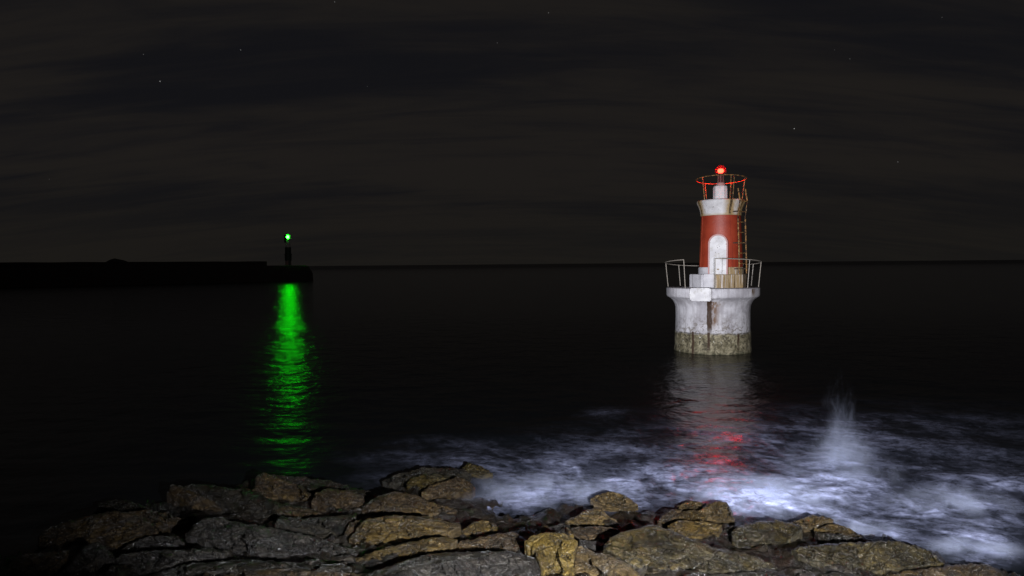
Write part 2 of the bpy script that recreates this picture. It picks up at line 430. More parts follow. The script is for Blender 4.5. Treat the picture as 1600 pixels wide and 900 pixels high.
ROCKS = [
 # far left, dim
 ('b', -12, [(60,838),(75,825),(110,814),(150,805),(178,799),(205,803),(235,815),(246,830),(230,840),(195,854),(178,861),(164,850),(150,840),(110,851),(95,861),(72,862),(62,850)], 'broad smooth brown shoulder of rock at the far left edge of the shore'),
 ('k', 10, [(147,801),(155,788),(175,781),(203,783),(232,794),(226,797),(200,800),(172,797)], 'small dark rounded rock behind the smooth brown shoulder at far left'),
 ('b', 25, [(203,801),(228,795),(258,803),(282,811),(300,803),(306,806),(290,816),(268,823),(250,827),(236,815)], 'jagged brown block between smooth brown shoulder and ribbed ridge'),
 ('b', 60, [(261,770),(270,759),(287,760),(312,769),(345,786),(352,796),(318,798),(300,794),(279,780)], 'brown ridge with ribs across it, slanting down from the left skyline'),
 ('k', 12, [(290,759),(322,756),(362,763),(402,771),(432,784),(482,795),(505,806),(472,812),(420,806),(362,798),(351,787),(316,768)], 'long dark wet slab right of the ribbed brown ridge'),
 ('g', 24, [(292,834),(316,811),(345,808),(366,815),(402,822),(440,829),(482,837),(522,849),(560,865),(545,870),(500,868),(440,866),(400,864),(350,863),(332,850)], 'large layered grey slab in the left foreground with a peaked upper edge'),
 ('g', 8, [(180,876),(190,866),(230,861),(282,859),(330,857),(352,865),(300,868),(270,880),(238,896),(215,894),(192,886)], 'low pale grey slab lowest of the grey slabs at left'),
 ('g', 14, [(185,861),(212,846),(244,838),(276,839),(287,848),(280,855),(232,857),(196,864),(181,869)], 'flat grey slab between the smooth brown shoulder and the low pale grey slab'),
 ('g', 30, [(78,908),(110,882),(130,857),(150,847),(171,861),(178,871),(164,875),(140,882),(118,897),(104,915)], 'slanting grey wedge below the smooth brown shoulder at left'),
 ('b', 20, [(8,890),(30,869),(70,864),(108,860),(102,872),(82,890),(60,925),(-10,930)], 'rubbly brown rock in the bottom left corner'),
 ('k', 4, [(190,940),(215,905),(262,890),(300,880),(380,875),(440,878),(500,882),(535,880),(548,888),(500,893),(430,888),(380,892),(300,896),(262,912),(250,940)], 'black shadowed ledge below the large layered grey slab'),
 ('b', 5, [(235,940),(262,905),(300,896),(380,893),(440,888),(500,893),(560,896),(602,902),(640,940)], 'brown ledge along the bottom edge of the photo left of centre'),
 # upper left of centre
 ('b', 30, [(400,764),(402,745),(412,739),(432,747),(470,759),(486,772),(478,783),(450,776),(418,767)], 'brown knob that stands highest against the dark water left of centre'),
 ('b', 25, [(487,786),(495,771),(512,764),(540,767),(567,775),(567,788),(548,798),(520,801),(500,796)], 'rounded brown boulder with crossing cracks right of the brown knob'),
 ('k', 12, [(425,741),(470,746),(520,753),(566,766),(571,773),(540,765),(512,762),(490,768),(470,757),(440,750)], 'thin dark wet ledge behind the brown knob and the cracked boulder'),
 ('b', 18, [(376,762),(400,765),(430,773),(434,779),(415,776),(395,770)], 'small brown sliver in front of the brown knob'),
 ('b', 12, [(432,797),(446,791),(482,796),(508,805),(524,809),(500,812),(470,809),(440,803)], 'narrow ochre brown strip of rock below the cracked boulder'),
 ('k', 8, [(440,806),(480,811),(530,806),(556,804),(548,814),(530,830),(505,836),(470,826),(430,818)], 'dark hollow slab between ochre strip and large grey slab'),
 # centre left
 ('b', 14, [(564,803),(574,786),(590,776),(618,769),(636,772),(662,781),(692,790),(722,799),(702,803),(660,803),(610,806),(568,808)], 'domed brown rock with parallel cracks at the edge of the foam'),
 ('v', 20, [(636,757),(645,746),(666,743),(696,742),(704,748),(690,753),(670,760),(650,763)], 'rock with a yellow green crest, left one of the pair awash in foam'),
 ('b', 35, [(660,769),(674,759),(702,751),(716,746),(731,752),(741,763),(735,769),(710,769),(680,775)], 'ribbed brown rock, right one of the pair awash in foam'),
 ('v', 10, [(724,731),(735,724),(755,731),(769,740),(756,743),(738,739)], 'small yellow green rock farthest out in the foam left of centre'),
 ('k', 8, [(598,752),(620,742),(655,733),(690,731),(724,734),(735,741),(700,741),(660,741),(636,748),(618,757)], 'dark washed over rock behind the pair in the foam'),
 ('o', 10, [(547,842),(560,824),(572,812),(602,806),(642,807),(672,808),(697,815),(717,819),(719,825),(696,831),(672,836),(650,843),(612,851),(582,852),(556,849)], 'long yellow brown boulder with wavy ridges left of centre'),
 ('b', 30, [(540,832),(548,818),(563,812),(567,815),(556,829),(546,840)], 'small brown stone at left end of the long yellow brown boulder'),
 ('o', 25, [(700,837),(722,830),(740,818),(752,814),(770,817),(775,823),(765,829),(745,832),(718,837)], 'small blunt ochre rock at right end of the long yellow brown boulder'),
 ('o', 14, [(548,876),(575,866),(612,854),(650,846),(690,839),(713,843),(704,853),(680,861),(640,869),(600,875),(565,880)], 'narrow crumbly ochre ridge rising towards the centre of the foreground'),
 ('b', 12, [(703,857),(722,846),(760,838),(802,832),(818,841),(836,857),(833,867),(800,857),(760,858),(728,861)], 'grey brown capping slab above the big dark grey rock at centre'),
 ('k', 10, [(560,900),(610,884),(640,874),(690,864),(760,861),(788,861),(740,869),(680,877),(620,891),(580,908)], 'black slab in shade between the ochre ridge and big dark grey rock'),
 ('g', 32, [(570,940),(600,902),(640,887),(690,877),(742,871),(790,861),(816,866),(835,872),(845,890),(852,940)], 'big dark grey rock at the bottom centre with curving grain'),
 # centre
 ('y', 55, [(821,846),(835,838),(852,833),(877,835),(893,836),(901,846),(896,862),(895,905),(897,945),(856,945),(846,888),(838,862)], 'bright yellow crusted block at the bottom centre'),
 ('t', 40, [(898,872),(900,859),(908,853),(926,863),(952,870),(982,882),(997,898),(1020,945),(898,945)], 'smooth tan wedge right of the bright yellow crusted block'),
 ('t', 20, [(884,813),(910,802),(928,794),(938,797),(955,810),(969,819),(965,822),(930,820),(890,821)], 'pointed tan peak of layered rock in front of the foam'),
 ('b', 15, [(886,825),(930,823),(966,825),(963,831),(949,842),(940,847),(916,843),(904,837)], 'grey brown layer directly under the pointed tan peak'),
 ('b', 20, [(833,833),(848,823),(860,825),(863,831),(850,833)], 'small brown lump above the bright yellow crusted block'),
 ('o', 8, [(806,842),(808,833),(815,829),(826,831),(832,836),(822,843),(816,841)], 'tiny ochre pebble of rock left of the small brown lump'),
 ('g', 10, [(858,825),(874,820),(888,819),(892,823),(884,828),(866,829)], 'thin grey sliver left of the pointed tan peak'),
 ('g', 20, [(906,842),(922,846),(941,849),(946,852),(939,859),(926,858),(914,851)], 'small grey stone wedged below the layered peak'),
 ('v', 28, [(945,851),(953,842),(975,831),(1003,825),(1020,821),(1046,828),(1076,842),(1112,855),(1150,862),(1176,868),(1201,880),(1214,888),(1190,893),(1150,893),(1100,899),(1084,897),(1030,893),(1000,890),(975,876),(956,863),(942,858)], 'largest grey green rock, sloping to the right below the lighthouse'),
 ('k', 10, [(1000,940),(1012,898),(1050,896),(1095,901),(1150,896),(1200,893),(1235,900),(1260,940)], 'dark wet rock under the largest grey green rock at the bottom edge'),
 ('t', 20, [(924,779),(940,772),(956,769),(976,776),(995,788),(985,792),(960,791),(938,788)], 'pale tan rock half veiled by foam at the centre'),
 # right
 ('t', 55, [(1089,801),(1108,788),(1135,786),(1141,797),(1147,813),(1126,815),(1105,808)], 'block shaped tan rock with a square top beside the brightest foam'),
 ('o', 30, [(1059,809),(1070,800),(1086,798),(1103,806),(1101,814),(1076,814)], 'yellow knob left of the square topped tan rock'),
 ('o', 20, [(1045,822),(1060,813),(1100,816),(1126,820),(1121,832),(1102,838),(1076,836),(1056,830)], 'ochre ledge below the square topped tan rock'),
 ('b', 40, [(1030,814),(1040,801),(1066,794),(1064,802),(1054,811),(1043,818)], 'grey brown flank on the left of the yellow knob'),
 ('t', 20, [(1060,791),(1080,785),(1103,786),(1092,795),(1068,797)], 'pale crest behind the yellow knob washed by foam'),
 ('v', 35, [(1144,832),(1155,822),(1180,817),(1210,815),(1236,817),(1252,826),(1236,840),(1210,847),(1190,850),(1160,845),(1147,839)], 'rounded olive boulder right of the square topped tan rock'),
 ('t', 15, [(1234,819),(1260,808),(1282,806),(1301,812),(1286,818),(1271,827),(1250,823)], 'low tan rock partly covered by foam behind the olive boulder'),
 ('o', 20, [(1273,826),(1294,820),(1311,821),(1331,828),(1345,838),(1320,837),(1290,831)], 'low ochre hump surrounded by foam at right'),
 ('k', 15, [(1274,831),(1310,836),(1342,841),(1362,846),(1330,850),(1296,848),(1280,840)], 'dark wet skirt of rock below the low ochre hump'),
 ('v', 30, [(1238,859),(1255,854),(1300,850),(1360,847),(1402,846),(1432,853),(1462,868),(1474,880),(1430,886),(1380,891),(1330,891),(1290,881),(1258,873)], 'broad olive rock with slanting grooves at lower right'),
 ('b', 20, [(1360,940),(1385,900),(1420,892),(1480,886),(1512,881),(1541,882),(1562,891),(1590,940)], 'dark brown rock in the bottom right corner'),
 ('k', 10, [(1240,940),(1262,905),(1300,896),(1350,899),(1380,905),(1370,940)], 'black rock at the bottom edge below the broad olive rock'),
]
for i, (mt, st, pts, lab) in enumerate(ROCKS):
    make_rock(pts, mt, lab, 12 + i * 7, st, 1.0 if mt != 'k' else .7)

# ground under the rocks, running up behind the camera and out under the sea
bm = bmesh.new()
cols = list(range(-1400, -40, 60)) + list(range(-40, 1660, 5)) + list(range(1660, 3001, 60)); rows = list(range(690, 730, 10)) + list(range(730, 960, 3)) + list(range(960, 1400, 20))
gr = []
for py in rows:
    row = []
    for px in cols:
        z = shore_z(px, py) - .15 - .22 * sstep(30, 0, py - lerp_tab(SH, px)) - .006 * max(0, lerp_tab(SH, px) - py)
        p = at_z(px, py, z)
        nz = mnoise.fractal(p * 1.3, .9, 2., 4)
        vd = mnoise.voronoi(p * 2.6)[0]
        p.z += .12 * nz + (.16 * min(.45, vd[1] - vd[0]) + .03 * mnoise.fractal(p * 7, .8, 2, 3)) * (1 if py < 960 else 0)
        row.append(bm.verts.new(p))
    gr.append(row)
back = [bm.verts.new(Vector((v.co.x * 8, -40, 4.0))) for v in gr[-1]]
far = [bm.verts.new(Vector((v.co.x * 1.6, v.co.y + 25, -3.5))) for v in gr[0]]
gr = [far] + gr + [back]
for a, b in zip(gr, gr[1:]):
    for i in range(len(a) - 1): bm.faces.new((a[i], b[i], b[i + 1], a[i + 1]))
bmesh.ops.recalc_face_normals(bm, faces=bm.faces)
g = link('ground', bm, M['s']); tag(g, kind='structure')

# ------------------------------------------------------------------ sea
BLOBS = [(1190,775,105,24,.82), (1165,792,60,15,.5), (1215,782,50,16,.4), (1310,745,60,38,.42), (1322,700,50,34,.22), (1480,785,75,22,.55), (1500,846,62,13,.85), (1555,870,45,13,.85),
         (1420,800,90,16,.34), (1270,772,110,28,.30), (1040,758,130,26,.34), (880,742,110,24,.32), (850,775,85,20,.24), (750,788,75,13,.38),
         (780,718,110,16,.15), (700,690,80,7,.07), (640,752,70,12,.07), (1100,722,110,24,.24), (945,648,26,8,.14), (1560,760,80,32,.28),
         (1350,695,260,40,.16), (1200,680,120,28,.14), (1550,815,70,14,.34), (960,700,140,22,.10), (620,715,80,12,.03), (1400,745,120,24,.16),
         (1010,790,60,14,.26), (700,800,40,12,.26), (1345,815,60,15,.42), (1400,838,40,10,.34), (930,735,30,14,.3), (1440,660,120,10,.05)]


def foam_at(px, py, p):
    e = 0.
    for cx, cy, rx, ry, a in BLOBS:
        q = ((px - cx) / rx) ** 2 + ((py - cy) / ry) ** 2
        if q < 9: e += a * math.exp(-q)
    if e < .004: return 0.
    wv = Vector((p.x * .6, p.y * .6, 3.3))
    wx = mnoise.fractal(wv, .8, 2., 3) * .5; wy = mnoise.fractal(wv + Vector((7, 3, 1)), .8, 2., 3) * .5
    q = Vector((p.x + wx, (p.y + wy) * 1.05 + p.x * .25, .5))
    a = mnoise.fractal(q * .95, .8, 2.1, 5) * .55 + .5
    c = mnoise.fractal(q * 3.1 + Vector((4, 2, 7)), .7, 2.1, 4) * .55 + .5
    fil = 1 - min(1., abs(mnoise.fractal(q * 2.3 + Vector((1, 8, 3)), .8, 2.1, 4)) * 2.6)
    k = sstep(.26, .92, .66 * a + .26 * c + .10 * fil)
    return max(0., min(1., e * (.12 + .98 * k)))


bm = bmesh.new()
fl = bm.verts.layers.float.new('foam')
pxs = [-26000, -9000, -3500, -1600, -800, -300] + list(range(0, 500, 50)) + [500 + 3.0 * i for i in range(0, 390)] + [1700, 1760, 1900, 2300, 3200, 5500, 11000, 28000]
HZ = 412.6
def row_y(py): return CAM.z * F / (py - HZ)
Ys = [60000, 20000, 9000, 5000, 3000, 1500, 900, 600, 420, 320, 250, 200, 160, 130, 105, 88, 74, 62, 54, 47, 41, 36, 32, 29, 26.5]
py = 600.
while py < 960: Ys.append(row_y(py)); py += 1.6
grid = []
inv = ROT.transposed()
for Yv in Ys:
    row = []
    for px in pxs:
        p = Vector(((px - 800) / F * Yv, Yv, 0.))
        f = 0.
        if 440 < px < 1720 and Yv < 27:
            c = inv @ (p - CAM)
            qx = 800 + F * c.x / -c.z; qy = 450 - F * c.y / -c.z
            f = foam_at(qx, qy, p)
        if Yv < 60 and abs(p.x) < 45:
            p.z = .05 * mnoise.fractal(Vector((p.x * .35, p.y * .6, 2)), .9, 2., 3) * sstep(60, 25, Yv) + .06 * f
        v = bm.verts.new(p); v[fl] = f
        row.append(v)
    grid.append(row)
for a, b in zip(grid, grid[1:]):
    for i in range(len(a) - 1): bm.faces.new((a[i], b[i], b[i + 1], a[i + 1]))

m, n, b = material('sea_water')
geo = n.node('ShaderNodeNewGeometry'); pos = geo.outputs['Position']
at = n.node('ShaderNodeAttribute', attribute_name='foam')
fo = at.outputs['Fac']
det = n.noise(n.scale(pos, (1, 1.3, 1)), 3.6, 7, .66, .5)
fine = n.noise(n.scale(pos, (1, 1.6, 1)), 22, 4, .65)
fac = n.m('MULTIPLY', fo, n.mr(n.m('ADD', n.m('MULTIPLY', det, .72), n.m('MULTIPLY', fine, .28)), .34, .66, .22, 1.6), clamp=True)
b.inputs['Base Color'].default_value = (.0022, .0030, .0036, 1)
b.inputs['IOR'].default_value = 1.333
n.put(b.inputs['Roughness'], n.m('ADD', n.m('ADD', n.mr(n.xyz(pos)[1], 22., 75., .125, .0), .115), n.mr(n.xyz(pos)[1], 150., 1200., 0., .22)))
b.inputs['Specular IOR Level'].default_value = .30
wv = n.m('ADD', n.m('ADD', n.m('MULTIPLY', n.noise(n.scale(pos, (1, 1.15, 1)), .50, 2, .5), .62), n.m('MULTIPLY', n.noise(n.scale(pos, (1.05, 1.2, 1)), 1.6, 2, .5), .27)),
         n.m('MULTIPLY', n.noise(n.scale(pos, (1, 1.2, 1)), 5., 2, .5), .08))
wv = n.m('MULTIPLY', wv, n.mr(n.xyz(pos)[1], 14., 40., .38, 1.))       # the swell flattens in the foamy shallows
n.put(b.inputs['Normal'], n.bump(wv, .31, 1.))
fb = n.node('ShaderNodeBsdfPrincipled')
fb.inputs['Base Color'].default_value = (.54, .59, .88, 1); fb.inputs['Roughness'].default_value = .9
fb.inputs['Specular IOR Level'].default_value = .1
n.put(fb.inputs['Normal'], n.bump(det, .02, .5))
mx = n.node('ShaderNodeMixShader')
n.put(mx.inputs[0], fac); n.l.new(b.outputs[0], mx.inputs[1]); n.l.new(fb.outputs[0], mx.inputs[2])
n.l.new(mx.outputs[0], m.node_tree.nodes['Material Output'].inputs['Surface'])
sea = link('sea', bm, m); tag(sea, kind='structure')

# ------------------------------------------------------------------ spray: thin drifting water dust (volumes)
m = bpy.data.materials.new('sea_spray'); m.use_nodes = True
n = NT(m.node_tree); n.n.remove(n.n['Principled BSDF'])
tc = n.node('ShaderNodeTexCoord'); ob = tc.outputs['Object']
oi = n.node('ShaderNodeObjectInfo')
pos = n.node('ShaderNodeNewGeometry').outputs['Position']
ln = n.vm('LENGTH', ob)
fall = n.m('MULTIPLY', n.m('POWER', n.m('SUBTRACT', 1., ln, clamp=True), 1.3), 9.)
nz = n.mr(n.noise(n.scale(pos, (1, 1, .7)), 1.5, 4, .6, .8), .40, .66)
r_, g_, b_ = n.xyz(oi.outputs['Color'])
den = n.m('MULTIPLY', n.m('MULTIPLY', fall, nz), r_)
vol = n.node('ShaderNodeVolumePrincipled')
vol.inputs['Color'].default_value = (.68, .75, .97, 1)
n.put(vol.inputs['Density'], den)
n.l.new(vol.outputs[0], n.n['Material Output'].inputs['Volume'])
SPRAY = m


def spray(px, py, rx, ry, rz, den, label, name='sea_spray', zc=.0, mat=None):
    c = at_z(px, py, 0.)
    bm = bmesh.new(); bmesh.ops.create_icosphere(bm, subdivisions=3, radius=1)
    o = link(name, bm, mat or SPRAY); o.location = c + Vector((0, 0, zc)); o.scale = (rx, ry, rz)
    o.color = (den * .7, den * .7, den * .7, 1)
    tag(o, label, 'spray', 'drifting sea spray', 'stuff')
    return o


spray(1190, 785, 1.9, 1.2, .5, .5, 'brightest cloud of spray beside the square topped rock')
spray(1310, 745, 1.5, 1.3, .9, .16, 'broad foot of spray below the tall splash')
spray(1480, 792, 1.5, .9, .45, .25, 'pale spray cloud at right over the foam')
spray(1520, 862, 1.0, .5, .22, .6, 'low streak of spray near the bottom right corner')
spray(860, 772, 2.4, 1.4, .35, .16, 'thin veil of spray over the foam left of the pale tan rock')
spray(1330, 830, 1.2, .6, .22, .35, 'thin veil of spray round the low ochre hump')

m = bpy.data.materials.new('splash'); m.use_nodes = True
n = NT(m.node_tree); n.n.remove(n.n['Principled BSDF'])
ob = n.node('ShaderNodeTexCoord').outputs['Object']
x, y, z = n.xyz(ob)
hh = n.m('MULTIPLY', n.m('ADD', z, .80), 1.35)               # metres over the foot of the splash
wx = n.m('ADD', x, n.m('MULTIPLY', n.m('SUBTRACT', n.noise(ob, 1.6, 3, .6), .5), .55))
sx = n.m('DIVIDE', wx, n.m('ADD', n.m('MULTIPLY', hh, .55), .30))
jets = n.noise(n.comb(n.m('MULTIPLY', sx, 4.6), n.m('MULTIPLY', y, 2.0), n.m('MULTIPLY', hh, .7)), 2.1, 6, .72, .4)
soft = n.noise(ob, 3.2, 5, .62, .5)
x2 = n.m('MULTIPLY', wx, wx)
lim = n.m('ADD', n.m('MULTIPLY', n.m('POWER', 2.718, n.m('MULTIPLY', x2, -18.)), .62), n.m('MULTIPLY', n.m('POWER', 2.718, n.m('MULTIPLY', x2, -2.6)), .82))
lim = n.m('MULTIPLY', lim, n.m('ADD', -.95, n.m('MULTIPLY', jets, 4.1)))
top = n.mr(n.m('SUBTRACT', lim, hh), -.10, .95)
edge = n.m('SUBTRACT', 1., n.vm('LENGTH', ob), clamp=True)
den = n.m('MULTIPLY', n.m('MULTIPLY', top, n.mr(soft, .34, .66, .15, 1.)), n.m('MULTIPLY', n.mr(edge, 0, .22), n.mr(hh, 0., 1.3, 1.0, .30)))
vol = n.node('ShaderNodeVolumePrincipled'); vol.inputs['Color'].default_value = (.68, .75, .97, 1)
n.put(vol.inputs['Density'], n.m('MULTIPLY', den, 1.15))
n.l.new(vol.outputs[0], n.n['Material Output'].inputs['Volume'])
sp_ = spray(1316, 726, 1.25, .5, 1.35, 1., 'tall spiky splash of water thrown up at right of the lighthouse', 'splash', 1.08, m)
sp_.color = (1, 1, 1, 1); sp_['category'] = 'splash'; del sp_['group']

# ------------------------------------------------------------------ lighthouse
base = at_z(1113, 547, 0.)
s = F / (-(inv @ (base - CAM)).z)           # px per metre there
view = Vector((CAM.x - base.x, CAM.y - base.y)); rz = math.atan2(view.y, view.x) + PI / 2    # local -Y faces the camera
LH = empty('lighthouse', base, rz)
tag(LH, 'white and red lighthouse with a lit red lamp, rising from the sea', 'lighthouse')
def lx(px): return (px - 1113) / s
def lz(py): return (547 - py) / s
TX = lx(1125.5)                             # tower axis sits right of the base's axis
TY = .0

# material: painted concrete base
m, n, b = material('painted_concrete')
x, y, z = n.xyz(n.obj)
big = n.noise(n.obj, 1.1, 5, .6, .3); fine = n.noise(n.obj, 9, 6, .68)
vert = n.noise(n.scale(n.obj, (5, 5, .5)), 1.2, 5, .6)
paint = n.mix(n.mr(big, .35, .65), (.36, .34, .36), (.56, .54, .56))
paint = n.mix(n.mr(vert, .42, .66, 0, .5), paint, (.26, .235, .24))
spot = n.m('MULTIPLY', n.mr(fine, .60, .68), n.mr(z, lz(470), lz(512), .25, 1.))
bl = n.m('MULTIPLY', n.mr(n.noise(n.obj, 3.6, 8, .78, .6), .50, .57), n.mr(n.m('ADD', z, n.m('MULTIPLY', big, .8)), lz(478) + .4, lz(516) + .4, 0, .8))
paint = n.mix(bl, paint, (.11, .085, .055))
paint = n.mix(spot, paint, (.07, .055, .04))
conc = n.mix(n.mr(n.noise(n.obj, 3.5, 6, .7), .35, .65), (.085, .070, .034), (.30, .26, .165))
conc = n.mix(n.mr(fine, .55, .61), conc, (.022, .018, .010))
conc = n.mix(n.mr(n.noise(n.obj, 2.2, 8, .78, .5), .53, .58, 0, .8), conc, (.035, .026, .012))
conc = n.mix(n.mr(n.noise(n.obj, 5, 4, .6), .62, .72), conc, (.46, .43, .34))
wz = n.m('ADD', z, n.m('MULTIPLY', n.m('SUBTRACT', n.noise(n.obj, 3., 6, .75), .5), 1.1))
conc = n.mix(n.mr(wz, lz(552), lz(541), .92, 0.), conc, (.030, .030, .010))
jz = n.m('ADD', z, n.m('MULTIPLY', n.m('SUBTRACT', n.noise(n.obj, 2.5, 4, .7), .5), .22))
low = n.mr(jz, lz(514), lz(519))
col = n.mix(low, paint, conc)
crk = n.m('MULTIPLY', n.mr(n.m('ABSOLUTE', n.m('SUBTRACT', z, lz(516.5))), .0, .035, 1, 0), n.mr(n.noise(n.obj, 6, 3), .42, .55))
col = n.mix(crk, col, (.03, .024, .016))
wob = n.m('MULTIPLY', n.m('SUBTRACT', n.noise(n.scale(n.obj, (1, 1, .6)), 3.2, 4, .65), .5), .35)


def streak(px0, px1, py0, py1, soft=.05):
    xx = n.m('ADD', x, n.m('MULTIPLY', wob, .35))
    a = n.m('MULTIPLY', n.mr(xx, lx(px0) - soft, lx(px0) + soft * .5), n.mr(xx, lx(px1) - soft, lx(px1) + soft * 2.2, 1, 0))
    h = n.m('MULTIPLY', n.mr(n.m('ADD', z, wob), lz(py1) - .15, lz(py1) + .35), n.mr(z, lz(py0), lz(py0) - .06))
    return n.m('MULTIPLY', n.m('MULTIPLY', a, h), n.mr(y, 0, -.05))


rn = n.noise(n.scale(n.obj, (1, 1, .5)), 7, 5, .7)
f = streak(1110, 1119, 467, 508, .12)
col = n.mix(n.m('MULTIPLY', f, n.mr(rn, .34, .56, .1, .9)), col, (.12, .052, .012))
for q in ((1105.6, 1112, 466, 516, .02), (1083.6, 1086.4, 513, 552, .02), (1106, 1109.4, 513, 542, .02), (1148.5, 1151, 516, 538, .03)):
    f = streak(*q)
    col = n.mix(n.m('MULTIPLY', f, n.mr(rn, .25, .5, .82, 1.)), col, (.035, .014, .003))
f = streak(1116, 1126, 467, 476, .1)
col = n.mix(n.m('MULTIPLY', f, n.mr(rn, .45, .6, .0, .7)), col, (.20, .12, .035))
f = streak(1169.5, 1172.5, 449, 462, .04)
col = n.mix(n.m('MULTIPLY', f, n.mr(rn, .3, .55, .4, 1)), col, (.09, .045, .010))
n.put(b.inputs['Base Color'], col); b.inputs['Roughness'].default_value = .75
hh = n.m('ADD', n.m('MULTIPLY', fine, .5), n.m('MULTIPLY', n.noise(n.obj, 3.5, 6, .7), n.mr(z, lz(510), lz(525), .4, 1.6)))
n.put(b.inputs['Normal'], n.bump(hh, .06, .8))
M['base'] = m


def jit(a, z):
    p = Vector((math.cos(a) * 3, math.sin(a) * 3, z * 1.6))
    k = .012 * mnoise.fractal(p * 1.2, .8, 2, 4)
    k += .05 * mnoise.fractal(p * 3, .8, 2, 4) * sstep(lz(525), lz(545), z)
    ang = math.degrees(math.atan2(math.sin(a - 1.5 * PI + .23), math.cos(a - 1.5 * PI + .23)))
    if z > lz(462) and 9 < abs(ang) < 22:       # broken rim beside the block
        k -= .12 * (1 - sstep(13, 20, abs(ang))) * (.5 + .8 * abs(mnoise.noise(p * 4)))
    return k


prof = [(57.5, 575), (57.5, 552), (57.5, 545), (57.3, 538), (57.3, 530), (57.2, 522), (57.1, 517), (56.2, 515), (56, 505), (56, 495), (56, 485), (56.3, 479), (57.5, 474), (59.8, 469.5), (63, 466), (66.5, 463.6), (68.5, 462.6), (69.6, 461.4), (70, 459), (70, 455), (70, 451), (69.5, 449.2), (68.5, 448.6), (40, 448.4)]
o = link('base', lathe([(r / s, lz(q)) for r, q in prof], 160, jit=jit), M['base'], LH)

m, n, b = material('white_paint')
fine = n.noise(n.obj, 8, 6, .68); vert = n.noise(n.scale(n.obj, (6, 6, .6)), 1.5, 5, .6)
x, y, z = n.xyz(n.obj)
col = n.mix(n.mr(n.noise(n.obj, 2, 4), .35, .65), (.56, .54, .55), (.72, .70, .70))
col = n.mix(n.mr(n.noise(n.obj, 3.3, 6, .72), .50, .66, 0, .55), col, (.38, .35, .30))
col = n.mix(n.mr(fine, .64, .70), col, (.16, .11, .07))
n.put(b.inputs['Base Color'], col); b.inputs['Roughness'].default_value = .6
n.put(b.inputs['Normal'], n.bump(fine, .015, .7))
M['white'] = m

# stained octagonal plinth: rust runs on its right half
m, n, b = material('stained_white_paint')
x, y, z = n.xyz(n.obj)
vert = n.noise(n.scale(n.obj, (9, 9, .35)), 1.3, 5, .7)
fine = n.noise(n.obj, 12, 5, .7)
col = n.mix(n.mr(n.noise(n.obj, 2, 4), .35, .65), (.46, .44, .46), (.62, .60, .62))
side = n.mr(x, lx(1112), lx(1120))
st = n.m('MULTIPLY', side, n.mr(vert, .30, .52))
col = n.mix(n.m('MULTIPLY', st, .9), col, (.30, .19, .055))
col = n.mix(n.m('MULTIPLY', side, n.mr(vert, .54, .64)), col, (.05, .028, .012))
col = n.mix(n.mr(fine, .66, .72), col, (.10, .07, .04))
n.put(b.inputs['Base Color'], col); b.inputs['Roughness'].default_value = .7
n.put(b.inputs['Normal'], n.bump(n.m('ADD', fine, vert), .02, .7))
M['stain'] = m

# plinth
PX = lx(1121.5)
link('plinth', lathe([(43.2 / s, lz(448.6)), (43.4 / s, lz(436)), (43.2 / s, lz(429)), (42 / s, lz(428))], 8, PX, 0, a0=R(10)), M['stain'], LH, False)
# step block on the plinth and landing block on the rim
link('door_step', box(lx(1100), lx(1116), -1.72, -1.30, lz(446.9), lz(427.6), bevel=.03), M['stain'], LH)
bm = box(lx(1081), lx(1111), -2.60, -2.0, lz(467), lz(447.6), bevel=.05)
bmesh.ops.subdivide_edges(bm, edges=bm.edges[:], cuts=5, use_grid_fill=True)
for v in bm.verts: v.co += Vector((1, 1, 1)) * .03 * mnoise.fractal(v.co * 3.1, .8, 2, 4)
o = link('landing_block', bm, M['white'], LH)
# white skirting round the tower foot
link('skirting', lathe([(33.6 / s, lz(429)), (33.9 / s, lz(420)), (33.0 / s, lz(417.5)), (31 / s, lz(417.2))], 48, TX, 0), M['stain'], LH)

# red tower
m, n, b = material('red_paint')
vert = n.noise(n.scale(n.obj, (4, 4, .3)), 1.2, 5, .6); fine = n.noise(n.obj, 10, 6, .7)
col = n.mix(n.mr(n.noise(n.obj, 1.2, 4), .3, .7), (.25, .028, .011), (.34, .046, .018))
col = n.mix(n.mr(vert, .48, .7, 0, .5), col, (.13, .018, .010))
col = n.mix(n.mr(fine, .66, .72), col, (.32, .14, .08))
x, y, z = n.xyz(n.obj)
n.put(b.inputs['Base Color'], col); b.inputs['Roughness'].default_value = .5
n.put(b.inputs['Normal'], n.bump(fine, .012, .7))
M['red'] = m
tz0, tz1, tr0, tr1 = lz(428), lz(336), 33.2 / s, 29.4 / s
def tower_r(z): return tr0 + (tr1 - tr0) * (z - tz0) / (tz1 - tz0)
o = link('tower', lathe([(tower_r(tz0 + (tz1 - tz0) * k / 8), tz0 + (tz1 - tz0) * k / 8) for k in range(9)], 72, TX, 0), M['red'], LH)
# raised joints of the casing
def joint(az, name='seam'):
    bm = bmesh.new()
    a = R(az) - PI / 2
    tube([(TX + (tower_r(z) + .004) * math.cos(a), (tower_r(z) + .004) * math.sin(a), z) for z in (lz(417), lz(375), lz(338))], .018, bm, 6)
    return link(name, bm, M['red'], o)
for az in (-66, 24, 114, 204): joint(az)

